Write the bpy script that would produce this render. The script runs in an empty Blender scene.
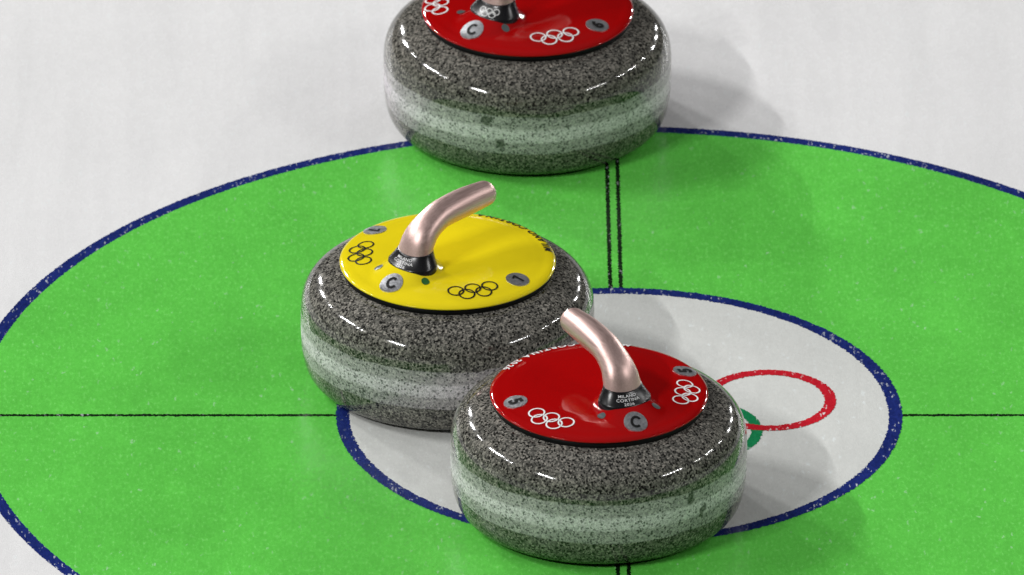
import bpy, bmesh, math, random
from mathutils import Vector, Matrix, noise
rnd = random.Random(7)
PI = math.pi
sc = bpy.context.scene
col = sc.collection

# ------------------------------------------------------------------ helpers
def link_mesh(name, verts, faces, m, parent=None, smooth=True):
    me = bpy.data.meshes.new(name)
    me.from_pydata([tuple(v) for v in verts], [], faces)
    me.materials.append(m)
    if smooth:
        me.polygons.foreach_set('use_smooth', [True] * len(me.polygons))
    me.update()
    o = bpy.data.objects.new(name, me)
    col.objects.link(o)
    if parent is not None:
        o.parent = parent
    return o

def lathe(profile, n=192):
    V, F = [], []
    rings = []
    for r, z in profile:
        if r < 1e-6:
            rings.append([len(V)]); V.append((0, 0, z))
        else:
            rings.append(list(range(len(V), len(V) + n)))
            V += [(r * math.cos(2 * PI * k / n), r * math.sin(2 * PI * k / n), z) for k in range(n)]
    for a, b in zip(rings, rings[1:]):
        for k in range(n):
            k2 = (k + 1) % n
            if len(a) == 1: F.append((a[0], b[k2], b[k])) if len(b) > 1 else None
            elif len(b) == 1: F.append((a[k], a[k2], b[0]))
            else: F.append((a[k], a[k2], b[k2], b[k]))
    return V, F

def loft(rings, cap_end=True):
    n = len(rings[0]); V = [p for r in rings for p in r]; F = []
    for i in range(len(rings) - 1):
        for k in range(n):
            k2 = (k + 1) % n
            F.append((i * n + k, i * n + k2, (i + 1) * n + k2, (i + 1) * n + k))
    if cap_end:
        F.append(tuple(range((len(rings) - 1) * n, len(rings) * n)))
    return V, F

class Nodes:
    def __init__(s, name):
        s.m = bpy.data.materials.new(name); s.m.use_nodes = True
        s.t = s.m.node_tree; s.b = s.t.nodes['Principled BSDF']
    def n(s, kind, **kw):
        nd = s.t.nodes.new('ShaderNode' + kind)
        for k, v in kw.items():
            if k in nd.inputs: nd.inputs[k].default_value = v
            else: setattr(nd, k, v)
        return nd
    def l(s, a, b): s.t.links.new(a, b)
    def ramp(s, fac, stops, interp='LINEAR'):
        r = s.t.nodes.new('ShaderNodeValToRGB'); cr = r.color_ramp; cr.interpolation = interp
        while len(cr.elements) < len(stops): cr.elements.new(0.5)
        for e, (p, c) in zip(cr.elements, stops):
            e.position = p
            e.color = (c, c, c, 1) if isinstance(c, (int, float)) else (*c, 1)
        s.l(fac, r.inputs['Fac']); return r.outputs['Color']
    def math(s, op, a, b=None, clamp=False):
        nd = s.t.nodes.new('ShaderNodeMath'); nd.operation = op; nd.use_clamp = clamp
        for i, x in enumerate((a, b)):
            if x is None: continue
            if isinstance(x, (int, float)): nd.inputs[i].default_value = x
            else: s.l(x, nd.inputs[i])
        return nd.outputs[0]
    def mix(s, fac, a, b, blend='MIX'):
        nd = s.t.nodes.new('ShaderNodeMix'); nd.data_type = 'RGBA'; nd.blend_type = blend
        for i, x in ((0, fac), (6, a), (7, b)):
            if isinstance(x, (int, float)): nd.inputs[i].default_value = x
            elif isinstance(x, tuple): nd.inputs[i].default_value = (*x, 1)
            else: s.l(x, nd.inputs[i])
        return nd.outputs[2]

def plain(name, c, rough=0.4, metal=0.0, spec=0.5, coat=0.0, wear=0.06, scale=60):
    k = Nodes(name)
    tc = k.n('TexCoord'); nz = k.n('TexNoise', Scale=scale, Detail=4.0)
    k.l(tc.outputs['Object'], nz.inputs['Vector'])
    lo = tuple(x * (1 - wear) for x in c); hi = tuple(min(1, x * (1 + wear)) for x in c)
    k.l(k.ramp(nz.outputs['Fac'], [(0.3, lo), (0.7, hi)]), k.b.inputs['Base Color'])
    k.l(k.ramp(nz.outputs['Fac'], [(0.3, rough * 0.85), (0.7, rough * 1.15)]), k.b.inputs['Roughness'])
    k.b.inputs['Metallic'].default_value = metal
    k.b.inputs['Specular IOR Level'].default_value = spec
    k.b.inputs['Coat Weight'].default_value = coat
    k.b.inputs['Coat Roughness'].default_value = 0.05
    return k.m

# ------------------------------------------------------------------ materials
def ice_material(name, c, fleck, fleck_thr, mott, rough=0.26, fleck2=0.0, grain=(0.34, 0.80, 0.27), fs=190.0):
    """paint seen through pebbled ice: mottling, frost flecks, fine bump"""
    k = Nodes(name)
    tc = k.n('TexCoord'); P = tc.outputs['Object']
    big = k.n('TexNoise', Scale=7.0, Detail=5.0, Roughness=0.55); k.l(P, big.inputs['Vector'])
    gm = k.n('Mapping'); gm.inputs['Scale'].default_value = (1.0, 0.42, 1.0); k.l(P, gm.inputs['Vector']); G = gm.outputs['Vector']
    mid = k.n('TexNoise', Scale=110.0, Detail=4.0, Roughness=0.6); k.l(G, mid.inputs['Vector'])
    fine = k.n('TexNoise', Scale=330.0, Detail=3.0, Roughness=0.6); k.l(G, fine.inputs['Vector'])
    a = k.ramp(big.outputs['Fac'], [(0.3, 1 - mott), (0.7, 1 + mott)])
    b = k.ramp(mid.outputs['Fac'], [(0.3, 1 - mott * 0.45), (0.7, 1 + mott * 0.8)])
    cc = k.mix(1.0, c, a, 'MULTIPLY'); cc = k.mix(1.0, cc, b, 'MULTIPLY')
    f = k.ramp(fine.outputs['Fac'], [(0.3, 1 - mott * 0.6), (0.7, 1 + mott * 1.5)])
    cc = k.mix(1.0, cc, f, 'MULTIPLY')
    # faint sweeping tracks along the sheet
    sm = k.n('Mapping'); sm.inputs['Scale'].default_value = (26, 2.2, 1); sm.inputs['Rotation'].default_value = (0, 0, 0.12)
    k.l(P, sm.inputs['Vector']); sn = k.n('TexNoise', Scale=1.0, Detail=5.0, Roughness=0.6, Distortion=0.4); k.l(sm.outputs['Vector'], sn.inputs['Vector'])
    cc = k.mix(1.0, cc, k.ramp(sn.outputs['Fac'], [(0.3, 0.955), (0.7, 1.03)]), 'MULTIPLY')
    # frost flecks: sparse small cells, denser in patches
    vo = k.n('TexVoronoi', Scale=fs, Randomness=1.0); vo.distance = 'EUCLIDEAN'
    wv = k.n('TexNoise', Scale=260.0, Detail=2.0); k.l(G, wv.inputs['Vector'])
    wp = k.n('VectorMath', operation='MULTIPLY_ADD')
    k.l(wv.outputs['Color'], wp.inputs[0]); wp.inputs[1].default_value = (.008, .008, .008); k.l(G, wp.inputs[2])
    k.l(wp.outputs[0], vo.inputs['Vector'])
    sp = k.n('SeparateColor'); k.l(vo.outputs['Color'], sp.inputs[0])
    pick = k.math('GREATER_THAN', sp.outputs[0], fleck_thr)
    near = k.ramp(vo.outputs['Distance'], [(0.15, 1.0), (0.42, 0.0)])
    dens = k.ramp(big.outputs['Fac'], [(0.36, 0.25), (0.6, 1.0)])
    m = k.math('MULTIPLY', k.math('MULTIPLY', pick, near), dens)
    m = k.math('MULTIPLY', m, fleck)
    cc = k.mix(m, cc, (0.80, 0.86, 0.86))
    # tiny grains
    g = k.ramp(fine.outputs['Fac'], [(0.57, 0.0), (0.76, fleck2)])
    cc = k.mix(g, cc, grain)
    k.l(cc, k.b.inputs['Base Color'])
    k.l(k.ramp(mid.outputs['Fac'], [(0.3, rough * 0.75), (0.7, rough * 1.3)]), k.b.inputs['Roughness'])
    bp = k.n('Bump', Strength=0.2, Distance=0.0012)
    h = k.math('ADD', mid.outputs['Fac'], k.math('MULTIPLY', fine.outputs['Fac'], 0.5))
    k.l(h, bp.inputs['Height']); k.l(bp.outputs['Normal'], k.b.inputs['Normal'])
    k.b.inputs['IOR'].default_value = 1.31
    return k.m

M = {}
M['ice'] = ice_material('pebbled_white_ice', (0.765, 0.765, 0.765), 0.4, 0.92, 0.02)
M['button'] = ice_material('button_white_ice', (0.63, 0.645, 0.62), 0.6, 0.86, 0.03)
M['green'] = ice_material('green_paint_under_ice', (0.110, 0.53, 0.068), 0.30, 0.95, 0.085, fleck2=0.42, fs=260.0)
M['blue'] = ice_material('blue_paint_under_ice', (0.010, 0.020, 0.13), 0.8, 0.70, 0.25, fs=300.0)
M['black_line'] = ice_material('black_line_under_ice', (0.004, 0.014, 0.004), 0.5, 0.80, 0.3, fs=300.0)
M['red_line'] = ice_material('red_paint_under_ice', (0.46, 0.011, 0.022), 0.8, 0.74, 0.12, fs=300.0)
M['green_line'] = ice_material('emblem_green_under_ice', (0.008, 0.20, 0.07), 0.6, 0.86, 0.12)
M['yellow_line'] = ice_material('emblem_yellow_under_ice', (0.7, 0.45, 0.02), 0.6, 0.86, 0.12)
M['sky_line'] = ice_material('emblem_blue_under_ice', (0.01, 0.18, 0.5), 0.6, 0.86, 0.12)
M['ink_line'] = ice_material('emblem_black_under_ice', (0.01, 0.01, 0.01), 0.6, 0.86, 0.12)

def granite(name, seed, dark, chips, tint=(1.0, 0.965, 0.92)):
    k = Nodes(name)
    tc = k.n('TexCoord')
    mp = k.n('Mapping'); mp.inputs['Location'].default_value = (seed * 1.7, seed * 0.9, seed * 2.3)
    k.l(tc.outputs['Object'], mp.inputs['Vector'])
    P = mp.outputs['Vector']
    wob = k.n('TexNoise', Scale=500.0, Detail=2.0); k.l(P, wob.inputs['Vector'])
    w = k.n('VectorMath', operation='MULTIPLY_ADD'); k.l(wob.outputs['Color'], w.inputs[0])
    w.inputs[1].default_value = (.0020, .0020, .0020); k.l(P, w.inputs[2])
    v1 = k.n('TexVoronoi', Scale=600.0); k.l(w.outputs[0], v1.inputs['Vector'])
    s1 = k.n('SeparateColor'); k.l(v1.outputs['Color'], s1.inputs[0])
    v2 = k.n('TexVoronoi', Scale=360.0); k.l(w.outputs[0], v2.inputs['Vector'])
    s2 = k.n('SeparateColor'); k.l(v2.outputs['Color'], s2.inputs[0])
    n1 = k.n('TexNoise', Scale=1100.0, Detail=2.0); k.l(P, n1.inputs['Vector'])
    big = k.n('TexNoise', Scale=22.0, Detail=4.0); k.l(P, big.inputs['Vector'])
    base = k.ramp(s1.outputs[0], [(0.0, (0.05, 0.051, 0.048)), (0.28, (0.15, 0.151, 0.142)),
                                  (0.6, (0.29, 0.29, 0.268)), (0.85, (0.46, 0.455, 0.42)), (1.0, (0.66, 0.64, 0.59))])
    nn = k.ramp(n1.outputs['Fac'], [(0.3, 0.72), (0.7, 1.2)])
    base = k.mix(1.0, base, nn, 'MULTIPLY')
    dk = k.math('MULTIPLY', k.math('LESS_THAN', s2.outputs[1], 0.34 * dark),
                k.ramp(v2.outputs['Distance'], [(0.42, 1.0), (0.55, 0.0)]))
    dk = k.math('MULTIPLY', dk, 0.93)
    pol = k.mix(dk, base, (0.012, 0.013, 0.012))
    wide = k.ramp(big.outputs['Fac'], [(0.3, 0.86), (0.7, 1.08)])
    pol = k.mix(1.0, pol, wide, 'MULTIPLY')
    pol = k.mix(1.0, pol, (0.56 / (0.55 + 0.45 * dark),) * 3, 'MULTIPLY')
    # ground striking band: frosted, height limits wobble a little
    sx = k.n('SeparateXYZ'); k.l(tc.outputs['Object'], sx.inputs[0])
    wn = k.n('TexNoise', Scale=14.0, Detail=6.0, Roughness=0.68); k.l(tc.outputs['Object'], wn.inputs['Vector'])
    z = k.math('ADD', sx.outputs['Z'], k.math('MULTIPLY', k.math('SUBTRACT', wn.outputs['Fac'], 0.5), 0.009))
    zz = k.math('MULTIPLY', z, 10.0)
    band = k.ramp(zz, [(0.318, 0.0), (0.334, 0.36), (0.448, 0.40), (0.476, 0.80), (0.590, 0.86), (0.622, 0.46), (0.742, 0.36), (0.758, 0.0)])
    fv = k.ramp(s1.outputs[0], [(0.0, (0.26, 0.25, 0.265)), (0.16, (0.60, 0.555, 0.60)), (0.5, (0.78, 0.72, 0.775)), (1.0, (0.90, 0.84, 0.90))])
    fv = k.mix(1.0, fv, nn, 'MULTIPLY')
    dk2 = k.math('MULTIPLY', k.math('LESS_THAN', s2.outputs[1], 0.26), k.ramp(v2.outputs['Distance'], [(0.3, 1.0), (0.52, 0.0)]))
    frost = k.mix(k.math('MULTIPLY', dk2, 0.8), fv, (0.05, 0.055, 0.05))
    pol = k.mix(1.0, pol, tint, 'MULTIPLY')
    cc = k.mix(band, pol, frost)
    chipm = None
    for (cx, cy, cz, rr) in chips:
        d = k.n('VectorMath', operation='DISTANCE'); d.inputs[1].default_value = (cx, cy, cz)
        ad = k.n('VectorMath', operation='MULTIPLY_ADD'); k.l(wn.outputs['Color'], ad.inputs[0])
        ad.inputs[1].default_value = (.012, .012, .012)
        cn = k.n('TexNoise', Scale=95.0, Detail=3.0); k.l(tc.outputs['Object'], cn.inputs['Vector'])
        k.l(cn.outputs['Color'], ad.inputs[0]); ad.inputs[1].default_value = (.020, .020, .020)
        sb = k.n('VectorMath', operation='SUBTRACT'); k.l(tc.outputs['Object'], sb.inputs[0]); sb.inputs[1].default_value = (.010, .010, .010)
        k.l(sb.outputs[0], ad.inputs[2]); k.l(ad.outputs[0], d.inputs[0])
        q = k.ramp(k.math('DIVIDE', d.outputs['Value'], rr), [(0.62, 0.85), (1.0, 0.0)])
        chipm = q if chipm is None else k.math('MAXIMUM', chipm, q)
    if chipm is not None:
        cc = k.mix(chipm, cc, k.mix(0.6, pol, (0.03, 0.035, 0.03)))
    k.l(cc, k.b.inputs['Base Color'])
    rg = k.ramp(band, [(0.0, 0.085), (0.3, 0.22), (0.8, 0.42)])
    k.l(rg, k.b.inputs['Roughness'])
    k.b.inputs['IOR'].default_value = 1.44
    bp = k.n('Bump', Strength=0.05, Distance=0.0004)
    k.l(k.math('MULTIPLY', n1.outputs['Fac'], k.math('ADD', band, 0.1)), bp.inputs['Height'])
    k.l(bp.outputs['Normal'], k.b.inputs['Normal'])
    k.b.inputs['Coat Weight'].default_value = 0.0
    k.b.inputs['Coat Roughness'].default_value = 0.04
    return k.m

M['red_cap'] = plain('glossy_red_plastic', (0.36, 0.0012, 0.0015), 0.075, spec=0.5, wear=0.03, scale=25)
M['yellow_cap'] = plain('glossy_yellow_plastic', (0.84, 0.68, 0.010), 0.09, spec=0.5, wear=0.03, scale=25)
M['black'] = plain('gloss_black_plastic', (0.007, 0.007, 0.008), 0.27)
M['rubber'] = plain('black_rim_rubber', (0.004, 0.004, 0.004), 0.5, spec=0.12)
M['silver'] = plain('silver_sticker', (0.60, 0.61, 0.63), 0.44, metal=1.0, wear=0.12, scale=500)
M['ink'] = plain('black_ink', (0.008, 0.008, 0.008), 0.4)
M['white_ink'] = plain('white_ink', (0.82, 0.82, 0.82), 0.4)
M['sensor_grey'] = plain('grey_sensor_lens', (0.09, 0.11, 0.11), 0.2)
M['sensor_green'] = plain('green_sensor_lens', (0.03, 0.13, 0.03), 0.2)

def rose_metal():
    k = Nodes('brushed_rose_metal')
    tc = k.n('TexCoord'); mp = k.n('Mapping'); mp.inputs['Scale'].default_value = (35, 700, 700)
    k.l(tc.outputs['Object'], mp.inputs['Vector'])
    nz = k.n('TexNoise', Scale=1.0, Detail=3.0); k.l(mp.outputs['Vector'], nz.inputs['Vector'])
    k.l(k.ramp(nz.outputs['Fac'], [(0.3, (0.62, 0.43, 0.39)), (0.7, (0.74, 0.54, 0.50))]), k.b.inputs['Base Color'])
    k.l(k.ramp(nz.outputs['Fac'], [(0.3, 0.38), (0.7, 0.48)]), k.b.inputs['Roughness'])
    k.b.inputs['Metallic'].default_value = 0.85
    fn = k.n('TexNoise', Scale=2500.0, Detail=2.0); k.l(tc.outputs['Object'], fn.inputs['Vector'])
    bp = k.n('Bump', Strength=0.04, Distance=0.0001); k.l(fn.outputs['Fac'], bp.inputs['Height'])
    k.l(bp.outputs['Normal'], k.b.inputs['Normal'])
    return k.m
M['rose'] = rose_metal()

# ------------------------------------------------------------------ the ice and its painted house
def setting(name, V, F, m, label):
    o = link_mesh(name, V, F, m, smooth=False)
    o['kind'] = 'structure'; o['label'] = label
    return o

def jag(r, th, amp, s=0):
    """ragged paint edge of a pebbled surface"""
    x, y = r * math.cos(th), r * math.sin(th)
    return amp * (noise.noise(Vector((x * 330, y * 330, s))) + 0.8 * noise.noise(Vector((x * 900, y * 900, s + 5))))

def annulus(cx, cy, r0, r1, z, n, amp=0.0011, s=0):
    V, F = [], []
    for k in range(n):
        th = 2 * PI * k / n
        for r, q in ((r0, 1), (r1, 2)):
            rr = r + (jag(r, th, amp, s + q) if r > 0.0 else 0)
            V.append((cx + rr * math.cos(th), cy + rr * math.sin(th), z))
    for k in range(n):
        a, b = 2 * k, 2 * ((k + 1) % n)
        F.append((a, a + 1, b + 1, b))
    return V, F

def disc(r, z, n, amp, s=0):
    V = [(0, 0, z)] + [((r + jag(r, 2 * PI * k / n, amp, s)) * math.cos(2 * PI * k / n),
                        (r + jag(r, 2 * PI * k / n, amp, s)) * math.sin(2 * PI * k / n), z) for k in range(n)]
    return V, [(0, k + 1, (k + 1) % n + 1) for k in range(n)]

def strip(p0, p1, w, z, amp=0.0005, s=0):
    p0, p1 = Vector(p0), Vector(p1); d = p1 - p0; L = d.length; d.normalize(); nn = Vector((-d.y, d.x))
    n = int(L / 0.0008); V, F = [], []
    for i in range(n + 1):
        c = p0 + d * (L * i / n)
        for q, sg in ((0, -1), (1, 1)):
            h = w / 2 + amp * (noise.noise(Vector((c.x * 400, c.y * 400, s + q))) + noise.noise(Vector((c.x * 1000, c.y * 1000, s + q + 9))))
            p = c + nn * (sg * h); V.append((p.x, p.y, z))
    for i in range(n): F.append((2 * i, 2 * i + 2, 2 * i + 3, 2 * i + 1))
    return V, F

R_IN, R_OUT = 0.280, 0.6462
S = 12.0
setting('ice', [(-S, -S, 0), (S, -S, 0), (S, S, 0), (-S, S, 0)], [(0, 1, 2, 3)], M['ice'], 'white pebbled ice sheet around the painted house')
V, F = disc(R_OUT - 0.004, 0.0001, 2600, 0.0008, 3); setting('green_ring', V, F, M['green'], 'broad green painted ring on the ice')
V, F = annulus(0, 0, R_OUT - 0.0128, R_OUT, 0.0002, 4200, 0.0009, 11); setting('blue_outer_line', V, F, M['blue'], 'blue line around the green ring')
for i, x in enumerate((-0.0053, 0.0053)):
    V, F = strip((x, R_IN - .004), (x, R_OUT - .008), 0.0040, 0.0002, 0.0012, 20 + i)
    setting('centre_line', V, F, M['black_line'], 'thin black line running away across the green ring')
    V, F = strip((x, -R_OUT + .008), (x, -R_IN + .004), 0.0040, 0.0002, 0.0012, 30 + i)
    setting('centre_line', V, F, M['black_line'], 'thin black line at the near side of the green ring')
for sg in (-1, 1):
    a, b = sorted((sg * (R_IN - .004), sg * (R_OUT - .008)))
    V, F = strip((a, -0.0013), (b, -0.0013), 0.0046, 0.0002, 0.0011, 40 + sg)
    setting('tee_line', V, F, M['black_line'], 'thin black line crossing the green ring sideways')
V, F = disc(R_IN - 0.004, 0.0003, 1600, 0.0008, 50); setting('button', V, F, M['button'], 'white round centre of the house')
V, F = annulus(0, 0, R_IN - 0.0132, R_IN, 0.0004, 2400, 0.0014, 60); setting('blue_inner_line', V, F, M['blue'], 'blue line around the white centre')
ex, ey = 0.0005, 0.0310
for i, (dx, dy, m, w) in enumerate(((-0.148, 0, 'sky_line', 'blue'), (0, 0, 'ink_line', 'black'), (0.148, 0, 'red_line', 'red'),
                                   (-0.074, -0.066, 'yellow_line', 'yellow'), (0.074, -0.066, 'green_line', 'green'))):
    V, F = annulus(ex + dx, ey + dy, 0.0555, 0.0668, (0.0005 if m != 'red_line' else 0.0006), 700, 0.0012, 70 + i * 3)
    setting('painted_emblem_ring', V, F, M[m], w + ' ring painted on the white centre of the house')

# ------------------------------------------------------------------ stone shapes (local frame: grip points to +x)
def superq(a, b, n, k, flip=False):
    out = []
    for i in range(k + 1):
        t = PI / 2 * i / k
        out.append((a[0] + (b[0] - a[0]) * (1 - math.cos(t) ** (2 / n)), a[1] + (b[1] - a[1]) * math.sin(t) ** (2 / n)))
    return out
Rm, ZM = 0.1455, 0.0698
low = superq((Rm, ZM), (0.115, 0.0012), 3.508, 40)[::-1]
upp = superq((Rm, ZM), (0.06, 0.1203), 2.788, 56)
stone_profile = [(0, 0.006), (0.058, 0.006), (0.0625, 0.002), (0.066, 0.0), (0.072, 0.0), (0.09, 0.0004)] + low + upp[1:] + [(0, 0.1205)]

CAP_PROF = [(0.0, .1338), (.03, .1337), (.05, .1334), (.065, .1328), (.078, .1317), (.088, .1303), (.095, .1288), (.1005, .1280), (.1040, .1269), (.1060, .1258), (.1067, .1247)]
def interp(pr, x):
    for (a, b), (c, d) in zip(pr, pr[1:]):
        if x <= c: 
            t = (x - a) / (c - a); return b + (d - b) * t
    return pr[-1][1]
# smooth table
TAB = [interp(CAP_PROF, 0.107 * i / 400) for i in range(401)]
for _ in range(14):
    T2 = TAB[:]
    for i in range(1, 400): T2[i] = (TAB[i - 1] + TAB[i] + TAB[i + 1]) / 3
    T2[0] = T2[1]; TAB = T2
CU = -0.0485          # collar centre along local x
def cap_z(x, y):
    r = min(math.hypot(x, y), 0.107); f = r / 0.107 * 400; i = min(int(f), 399)
    z = TAB[i] + (TAB[i + 1] - TAB[i]) * (f - i)
    dx = x - CU; dy = y
    d = math.hypot(dx, dy); back = max(0.0, -dx / d) if d > 1e-6 else 0.0
    w = 0.0305 + 0.0145 * back ** 1.3          # long ramp towards the near rim, short fillet elsewhere
    q = min(1.0, (w - d) / (w - 0.0205)); q = 0.5 * (q + math.sqrt(q * q + 0.010))
    b = 0.0085 * max(0.0, q - 0.012) / 0.99
    for sg in (-1, 1):   # two flutes running down to the sensors
        px, py = -0.0600, sg * 0.0275
        b -= 0.0012 * math.exp(-((x - px) ** 2 + (y - py) ** 2) / (2 * 0.0042 ** 2))
    return z + b

def cap_mesh():
    V, F = [], []
    nr, n = 90, 256
    rr = [0.107 * (1 - (1 - i / nr) ** 1.25) for i in range(nr + 1)]
    V.append((0, 0, cap_z(0, 0)))
    for r in rr[1:]:
        for k in range(n):
            a = 2 * PI * k / n; x, y = r * math.cos(a), r * math.sin(a)
            V.append((x, y, cap_z(x, y)))
    for r, z in ((0.1069, 0.1236), (0.1055, 0.1229), (0.09, 0.1229)):
        for k in range(n):
            a = 2 * PI * k / n; V.append((r * math.cos(a), r * math.sin(a), z))
    for k in range(n): F.append((0, 1 + k, 1 + (k + 1) % n))
    for i in range(nr + 2):
        for k in range(n):
            k2 = (k + 1) % n
            F.append((1 + i * n + k, 1 + (i + 1) * n + k, 1 + (i + 1) * n + k2, 1 + i * n + k2))
    return V, F

def glyphs(text, size, bold=0.0, spacing=1.0, shear=0.0):
    cu = bpy.data.curves.new('glyph', 'FONT'); cu.body = text; cu.size = size; cu.offset = bold * size
    cu.space_character = spacing; cu.shear = shear; cu.resolution_u = 5
    o = bpy.data.objects.new('glyph', cu); col.objects.link(o)
    dg = bpy.context.evaluated_depsgraph_get(); dg.update()
    me = bpy.data.meshes.new_from_object(o.evaluated_get(dg))
    V = [(v.co.x, v.co.y) for v in me.vertices]; F = [tuple(p.vertices) for p in me.polygons]
    bm = bmesh.new(); bm.from_mesh(me); bmesh.ops.triangulate(bm, faces=bm.faces)
    for _ in range(4):
        le = [e for e in bm.edges if e.calc_length() > 0.0016]
        if not le: break
        bmesh.ops.subdivide_edges(bm, edges=le, cuts=1)
        bmesh.ops.triangulate(bm, faces=[f for f in bm.faces if len(f.verts) > 3])
    V = [(v.co.x, v.co.y) for v in bm.verts]; F = [tuple(v.index for v in f.verts) for f in bm.faces]
    bm.verts.index_update(); F = [tuple(v.index for v in f.verts) for f in bm.faces]; bm.free()
    bpy.data.objects.remove(o); bpy.data.curves.remove(cu); bpy.data.meshes.remove(me)
    return V, F
def numeral_one(size):   # bold one with a flag
    h = size * 0.72; w = h * 0.20
    V = [(-w / 2, 0), (w / 2, 0), (w / 2, h), (-w / 2, h), (-w / 2, h * .80), (-w * 1.9, h * .66), (-w * 1.9, h * .84), (-w * .3, h)]
    return V, [(0, 1, 2, 7, 4), (4, 7, 6, 5)]
def letter_c(rx, ry, w, gap):   # heavy round sans C
    V, F = [], []; n = 40
    for i in range(n + 1):
        a = math.radians(gap + (360 - 2 * gap) * i / n)
        V += [(rx * math.cos(a), ry * math.sin(a)), ((rx - w) * math.cos(a), (ry - w) * math.sin(a))]
    for i in range(n): F.append((2 * i, 2 * i + 2, 2 * i + 3, 2 * i + 1))
    return V, F
def centred(V):
    xs = [v[0] for v in V]; ys = [v[1] for v in V]
    cx, cy = (min(xs) + max(xs)) / 2, (min(ys) + max(ys)) / 2
    return [(x - cx, y - cy) for x, y in V]

def on_cap(V, ang, r, off):
    """lay 2-D artwork on the cap at polar (ang, r); bottoms of letters point outward"""
    a = math.radians(ang); o = Vector((math.cos(a), math.sin(a))) ; t = Vector((-o.y, o.x))
    out = []
    for x, y in V:
        p = o * (r - y) + t * x
        out.append((p.x, p.y, cap_z(p.x, p.y) + off))
    return out
def disc_art(rad, nr=5, n=48, sy=1.0):
    V = [(0, 0)]; F = []
    for i in range(1, nr + 1):
        V += [(rad * i / nr * math.cos(2 * PI * k / n), sy * rad * i / nr * math.sin(2 * PI * k / n)) for k in range(n)]
    for k in range(n): F.append((0, 1 + k, 1 + (k + 1) % n))
    for i in range(nr - 1):
        for k in range(n):
            k2 = (k + 1) % n; a = 1 + i * n; b = a + n
            F.append((a + k, b + k, b + k2, a + k2))
    return V, F
def ring_art(cx, cy, r0, r1, n=48):
    V, F = [], []
    for k in range(n):
        a = 2 * PI * k / n
        V += [(cx + r0 * math.cos(a), cy + r0 * math.sin(a)), (cx + r1 * math.cos(a), cy + r1 * math.sin(a))]
    for k in range(n):
        a, b = 2 * k, 2 * ((k + 1) % n); F.append((a, a + 1, b + 1, b))
    return V, F
def emblem_art(k=1.0):
    V, F = [], []
    for cx, cy in ((-.0176, .0040), (0, .0040), (.0176, .0040), (-.0088, -.0040), (.0088, -.0040)):
        v, f = ring_art(cx * k, cy * k, .0068 * k, .00845 * k); n0 = len(V)
        V += v; F += [tuple(i + n0 for i in q) for q in f]
    return V, F

CAPMESH = None
COL_Z0, COL_Z1, COL_U1 = 0.1408, 0.1545, -0.0442
def collar_section(t):
    """t 0..1 up the collar: centre x, z, radius along x, radius along y"""
    fl = (1 - t) ** 1.25
    return (CU + (COL_U1 - CU) * t, COL_Z0 + (COL_Z1 - COL_Z0) * t, 0.0150 + 0.0060 * fl, 0.0197 + 0.0075 * fl)
TILT = 0.16     # section planes lean back with the shaft
def collar_pt(t, a, off=0.0):
    u, z, ru, rv = collar_section(t)
    x = (ru + off) * math.cos(a); y = (rv + off) * math.sin(a)
    return (u + x, y, z + TILT * x * t)

def grip_mesh():
    P = [(COL_U1, .1540, .0148, .0195), (-.0400, .1620, .0140, .0184), (-.0335, .1690, .0134, .0168), (-.0240, .1750, .0133, .0156),
         (-.0110, .1798, .0136, .0150), (.006, .1815, .0142, .0151), (.022, .1822, .0142, .0149), (.036, .1822, .0136, .0142), (.0500, .1821, .0126, .0133)]
    def cr(p0, p1, p2, p3, t):
        return tuple(0.5 * ((2 * b) + (-a + c) * t + (2 * a - 5 * b + 4 * c - d) * t * t + (-a + 3 * b - 3 * c + d) * t ** 3) for a, b, c, d in zip(p0, p1, p2, p3))
    pts = []
    Q = [tuple(2 * a - b for a, b in zip(P[0], P[1]))] + P + [tuple(2 * a - b for a, b in zip(P[-1], P[-2]))]
    for i in range(len(P) - 1):
        for j in range(8): pts.append(cr(Q[i], Q[i + 1], Q[i + 2], Q[i + 3], j / 8))
    pts.append(P[-1])
    rings = []; n = 64
    for i, p in enumerate(pts):
        a = pts[max(i - 1, 0)]; b = pts[min(i + 1, len(pts) - 1)]
        t = Vector((b[0] - a[0], 0, b[1] - a[1])).normalized()
        w = min(1, i / 14)   # blend from the collar's plane to the path normal
        t0 = Vector((-TILT, 0, 1)).normalized(); t = (t0 * (1 - w) + t * w).normalized()
        nrm = Vector((t.z, 0, -t.x))
        rings.append([(p[0] + nrm.x * p[2] * math.cos(2 * PI * k / n), p[3] * math.sin(2 * PI * k / n), p[1] + nrm.z * p[2] * math.cos(2 * PI * k / n)) for k in range(n)])
    # rounded tip
    p = pts[-1]; q = pts[-2]; t = Vector((p[0] - q[0], 0, p[1] - q[1])).normalized(); nrm = Vector((t.z, 0, -t.x))
    for i in range(1, 13):
        a = PI / 2 * i / 12; e = 0.0095 * math.sin(a) ; s = max(0.02, math.cos(a) ** 0.62)
        rings.append([(p[0] + t.x * e + nrm.x * p[2] * s * math.cos(2 * PI * k / n), p[3] * s * math.sin(2 * PI * k / n), p[1] + t.z * e + nrm.z * p[2] * s * math.cos(2 * PI * k / n)) for k in range(n)])
    return loft(rings)

MESH = {}
def shared(key, name, make, m, parent):
    """one mesh per kind; a stone of another colour gets its own material through the object slot"""
    if key not in MESH:
        V, F = make(); o = link_mesh(name, V, F, m, parent); MESH[key] = o.data
    else:
        o = bpy.data.objects.new(name, MESH[key]); col.objects.link(o); o.parent = parent
    o.material_slots[0].link = 'OBJECT'; o.material_slots[0].material = m
    return o

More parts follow.
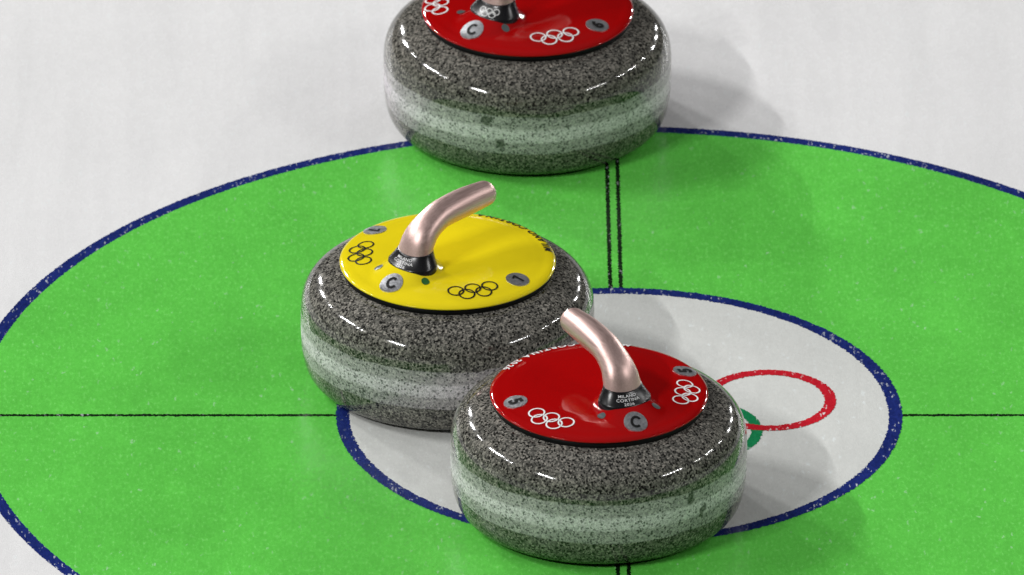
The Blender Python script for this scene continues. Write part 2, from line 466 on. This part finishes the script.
def sticker(parent, ch, ang, r, rad=0.0116, size=0.0180):
    v, f = disc_art(rad); n = 48
    V = on_cap(v, ang, r, 0.0007)
    V2 = on_cap(v[-n:], ang, r, -0.0006); base = len(V); V += V2
    f = list(f); a = base - n
    for k in range(n):
        k2 = (k + 1) % n; f.append((a + k, base + k, base + k2, a + k2))
    d = link_mesh('round_sticker', V, f, M['silver'], parent, smooth=False)
    d['label'] = 'silver round sticker reading ' + ch
    gv, gf = numeral_one(size) if ch == '1' else letter_c(0.0058, 0.0066, 0.0027, 40) if ch == 'C' else glyphs(ch, size, bold=0.05); gv = centred(gv)
    return d, gv, gf

def build_stone(label, pos, yaw, capm, ink, gran, digit, marks, dots, sensor, collar_mark):
    root = bpy.data.objects.new('curling_stone', None); col.objects.link(root)
    root.empty_display_size = 0.05
    root.location = (pos[0], pos[1], 0.0007)
    root.rotation_euler = (0, 0, math.radians(yaw))
    root['label'] = label; root['category'] = 'curling stone'; root['group'] = 'curling stones on the painted ice'
    shared('body', 'granite_body', lambda: lathe(stone_profile, 256), gran, root)
    shared('base', 'base_ring', lambda: lathe([(0.085, 0.119), (0.1045, 0.1155), (0.1052, 0.1185), (0.1057, 0.1231), (0.085, 0.1236)], 192), M['rubber'], root)
    cap = shared('cap', 'cap', cap_mesh, capm, root)
    # stickers
    for key, ch in (('C', 'C'), ('n1', digit), ('n2', digit)):
        ang, r = marks[key]
        d, gv, gf = sticker(cap, ch, ang, r)
        if ch == 'C':   # the letter is turned a little off the radius
            a = math.radians(marks['Crot'] - (yaw + ang - 270)); c_, s_ = math.cos(a), math.sin(a)
            gv = [(x * c_ - y * s_, x * s_ + y * c_) for x, y in gv]
        link_mesh('letter' if ch == 'C' else 'number', on_cap(gv, ang, r, 0.0011), gf, M['ink'], cap, smooth=False)
    for key in ('rg1', 'rg2'):
        ang, r = marks[key]; v, f = emblem_art()
        link_mesh('ring_emblem', on_cap(v, ang, r, 0.0005), f, ink, cap, smooth=False)
    for (ang, r), sm in zip(dots, sensor):
        v, f = disc_art(0.0040, 3, 28, 1.1)
        link_mesh('sensor', on_cap(v, ang, r, 0.0005), f, sm, cap, smooth=False)
    # curved lettering round the far rim
    txt = 'MILANO CORTINA 2026'; size = 0.0110; adv = []
    V, F = [], []
    widths = []
    for ch in txt:
        if ch == ' ': widths.append((None, None, 0.0045)); continue
        gv, gf = glyphs(ch, size, bold=0.03, shear=0.15)
        x0 = min(p[0] for p in gv); x1 = max(p[0] for p in gv)
        widths.append(([(p[0] - x0, p[1]) for p in gv], gf, x1 - x0 + 0.0013))
    tot = sum(w[2] for w in widths); s = -tot / 2; rr = 0.1014
    ca = marks.get('txt', 0)
    for gv, gf, w in widths:
        if gv is not None:
            n0 = len(V)
            for x, y in gv:
                a = math.radians(ca) + (s + x) / rr; rad = rr - (y - size * .35)
                px, py = rad * math.cos(a), rad * math.sin(a); V.append((px, py, cap_z(px, py) + 0.0005))
            F += [tuple(i + n0 for i in q) for q in gf]
        s += w
    link_mesh('rim_lettering', V, F, ink, cap, smooth=False)
    # collar and grip
    def mk_collar():
        rings = [[collar_pt(-0.12 if i < 0 else i / 14, 2 * PI * k / 72) if i >= 0 else
                  (lambda p: (p[0], p[1], p[2] - 0.006))(collar_pt(0, 2 * PI * k / 72, 0.0004)) for k in range(72)] for i in range(-1, 15)]
        return loft(rings)
    co = shared('collar', 'collar', mk_collar, M['black'], root)
    shared('grip', 'grip', grip_mesh, M['rose'], root)
    if collar_mark[0] == 'text':
        V, F = [], []
        for line, tc_, sz in (('MILANO', 0.74, .0048), ('CORTINA', 0.47, .0048), ('2026', 0.20, .0043)):
            gv, gf = glyphs(line, sz, bold=0.005, spacing=1.05); gv = centred(gv); n0 = len(V)
            for x, y in gv:
                a = math.radians(collar_mark[1]) + x / 0.0205
                V.append(collar_pt(min(1, max(0, tc_ + y / 0.0175)), a, 0.0004))
            F += [tuple(i + n0 for i in q) for q in gf]
        link_mesh('collar_lettering', V, F, M['white_ink'], co, smooth=False)
    else:
        gv, gf = emblem_art(0.42); V = []
        for x, y in gv:
            a = math.radians(collar_mark[1]) + x / 0.021
            V.append(collar_pt(min(1, max(0, 0.45 + y / 0.0165)), a, 0.0004))
        link_mesh('collar_emblem', V, gf, M['white_ink'], co, smooth=False)
    return root

gF = granite('granite_near', 1.0, 1.05, [])
gY = granite('granite_middle', 2.0, 1.0, [])
gB = granite('granite_far', 3.0, 0.85, [])

def chip(yaw, wx, z, rr):  # a dark flaw on the front face, wx = sideways offset
    a = -math.acos(max(-1, min(1, wx / Rm))) - math.radians(yaw)
    return (Rm * math.cos(a), Rm * math.sin(a), z, rr)
gF = granite('granite_near', 1.0, 1.05, [chip(120, 0.089, 0.069, 0.0075), chip(120, 0.101, 0.049, 0.006)])
gB = granite('granite_far', 3.0, 0.85, [chip(46, -0.043, 0.069, 0.007), chip(46, -0.028, 0.045, 0.006)], (0.80, 0.765, 0.72))

build_stone('dark grey granite curling stone with red cap marked 5, nearest, rose handle leaning left', (-0.0229, -0.2002), 120,
            M['red_cap'], M['white_ink'], gF, '5',
            dict(C=(173.6, .0868), n1=(80.5, .0877), n2=(263.9, .0925), rg1=(114.5, .0856), rg2=(232.7, .0865), txt=-7, Crot=0),
            [(151.2, .0666), (197.5, .0747)], (M['sensor_grey'], M['sensor_grey']), ('text', 168))
build_stone('granite curling stone with bright yellow cap marked 1, rose handle leaning right', (-0.1693, 0.0893), 44,
            M['yellow_cap'], M['ink'], gY, '1',
            dict(C=(185.6, .0867), n1=(96.7, .0930), n2=(278.4, .0866), rg1=(132.1, .0865), rg2=(244.0, .0823), txt=6, Crot=-10),
            [(162.6, .0768), (206.6, .0673)], (M['sensor_grey'], M['sensor_green']), ('text', 184))
build_stone('granite curling stone with red cap marked 6, farthest, at the top edge', (-0.0849, 0.6585), 46,
            M['red_cap'], M['white_ink'], gB, '6',
            dict(C=(182.8, .0862), n1=(99, .0900), n2=(279.0, .0850), rg1=(131.4, .0920), rg2=(244.1, .0808), txt=6, Crot=-12),
            [(152.1, .0710), (204.2, .0677)], (M['sensor_grey'], M['sensor_grey']), ('emblem', 196))

# ------------------------------------------------------------------ light: two rows of arena lamps seen as highlights
def lamp(x, y, z, power, size):
    L = bpy.data.lights.new('arena_lamp', 'AREA'); L.shape = 'DISK'; L.size = size; L.energy = power
    L.color = (1.0, 0.992, 0.985)
    o = bpy.data.objects.new('arena_lamp', L); col.objects.link(o)
    o.location = (x, y, z); d = Vector((0, 0.1, 0)) - Vector((x, y, z))
    o.rotation_euler = d.to_track_quat('-Z', 'Y').to_euler()
H = 9.0
clusters = [  # x, y, half length, lamps, power, size
    (-13.5, 26.0, 2.2, 4, 200, .42), (-12.9, 16.0, 1.4, 4, 145, .36), (-11.9, 9.4, 0.6, 2, 38, .16), (-10.9, 3.1, 1.5, 5, 68, .17), (-10.7, -0.3, 0.5, 2, 26, .15), (-8.2, -7.8, 1.5, 5, 68, .17),
    (24.0, 48.0, 2.0, 3, 210, .6), (20.5, 30.0, 1.1, 3, 150, .42), (18.4, 19.0, 0.9, 3, 80, .3), (15.4, 9.6, 0.4, 2, 15, .14), (14.3, 4.3, 0.9, 3, 26, .16), (13.5, 0.6, 0.5, 2, 16, .15), (12.0, -6.0, 2.1, 6, 28, .17)]
KEY = 2.5
for x, y, hl, n, p, sz in clusters:
    for i in range(n):
        t = (i / (n - 1) - 0.5) * 2
        sx = (0.25 if x < 0 else 0.22) * (-1 if x < 0 else 1)
        lamp(x + sx * t * hl, y + t * hl, H, p * KEY, sz)
w = bpy.data.worlds.new('World'); sc.world = w; w.use_nodes = True
bg = w.node_tree.nodes['Background']
tc = w.node_tree.nodes.new('ShaderNodeTexCoord'); sp = w.node_tree.nodes.new('ShaderNodeSeparateXYZ')
rp = w.node_tree.nodes.new('ShaderNodeValToRGB')
w.node_tree.links.new(tc.outputs['Generated'], sp.inputs[0]); w.node_tree.links.new(sp.outputs['Z'], rp.inputs['Fac'])
cr = rp.color_ramp; cr.elements[0].position = 0.0; cr.elements[0].color = (0.012, 0.0122, 0.013, 1)
cr.elements[1].position = 1.0; cr.elements[1].color = (0.12, 0.122, 0.128, 1)
e_ = cr.elements.new(0.52); e_.color = (0.014, 0.0142, 0.015, 1)
w.node_tree.links.new(rp.outputs['Color'], bg.inputs['Color']); bg.inputs['Strength'].default_value = 1.0

# ------------------------------------------------------------------ camera (long lens, 25 m away)
D, az, el, ro, f, tx, ty = 25.0203712, .0108457308, .463611126, .00482467187, 25046.7775, -.103439142, .281299863
fw = Vector((math.sin(az) * math.cos(el), math.cos(az) * math.cos(el), -math.sin(el)))
rt = fw.cross(Vector((0, 0, 1))).normalized(); up = rt.cross(fw)
X = rt * math.cos(ro) + up * math.sin(ro); U = -rt * math.sin(ro) + up * math.cos(ro)
cam = bpy.data.cameras.new('camera'); co = bpy.data.objects.new('camera', cam); col.objects.link(co)
loc = Vector((tx, ty, 0)) - fw * D
co.matrix_world = Matrix(((X.x, U.x, -fw.x, loc.x), (X.y, U.y, -fw.y, loc.y), (X.z, U.z, -fw.z, loc.z), (0, 0, 0, 1)))
cam.sensor_width = 36; cam.lens = f * 36 / 1024; cam.clip_start = 1.0; cam.clip_end = 300
cam.dof.use_dof = True; cam.dof.focus_distance = (Vector((-0.08, -0.12, 0.12)) - loc).dot(fw); cam.dof.aperture_fstop = 15
sc.camera = co
sc.render.engine = 'CYCLES'; sc.render.resolution_x = 1024; sc.render.resolution_y = 575
sc.view_settings.view_transform = 'Standard'; sc.view_settings.look = 'None'
sc.view_settings.exposure = 0; sc.view_settings.gamma = 1
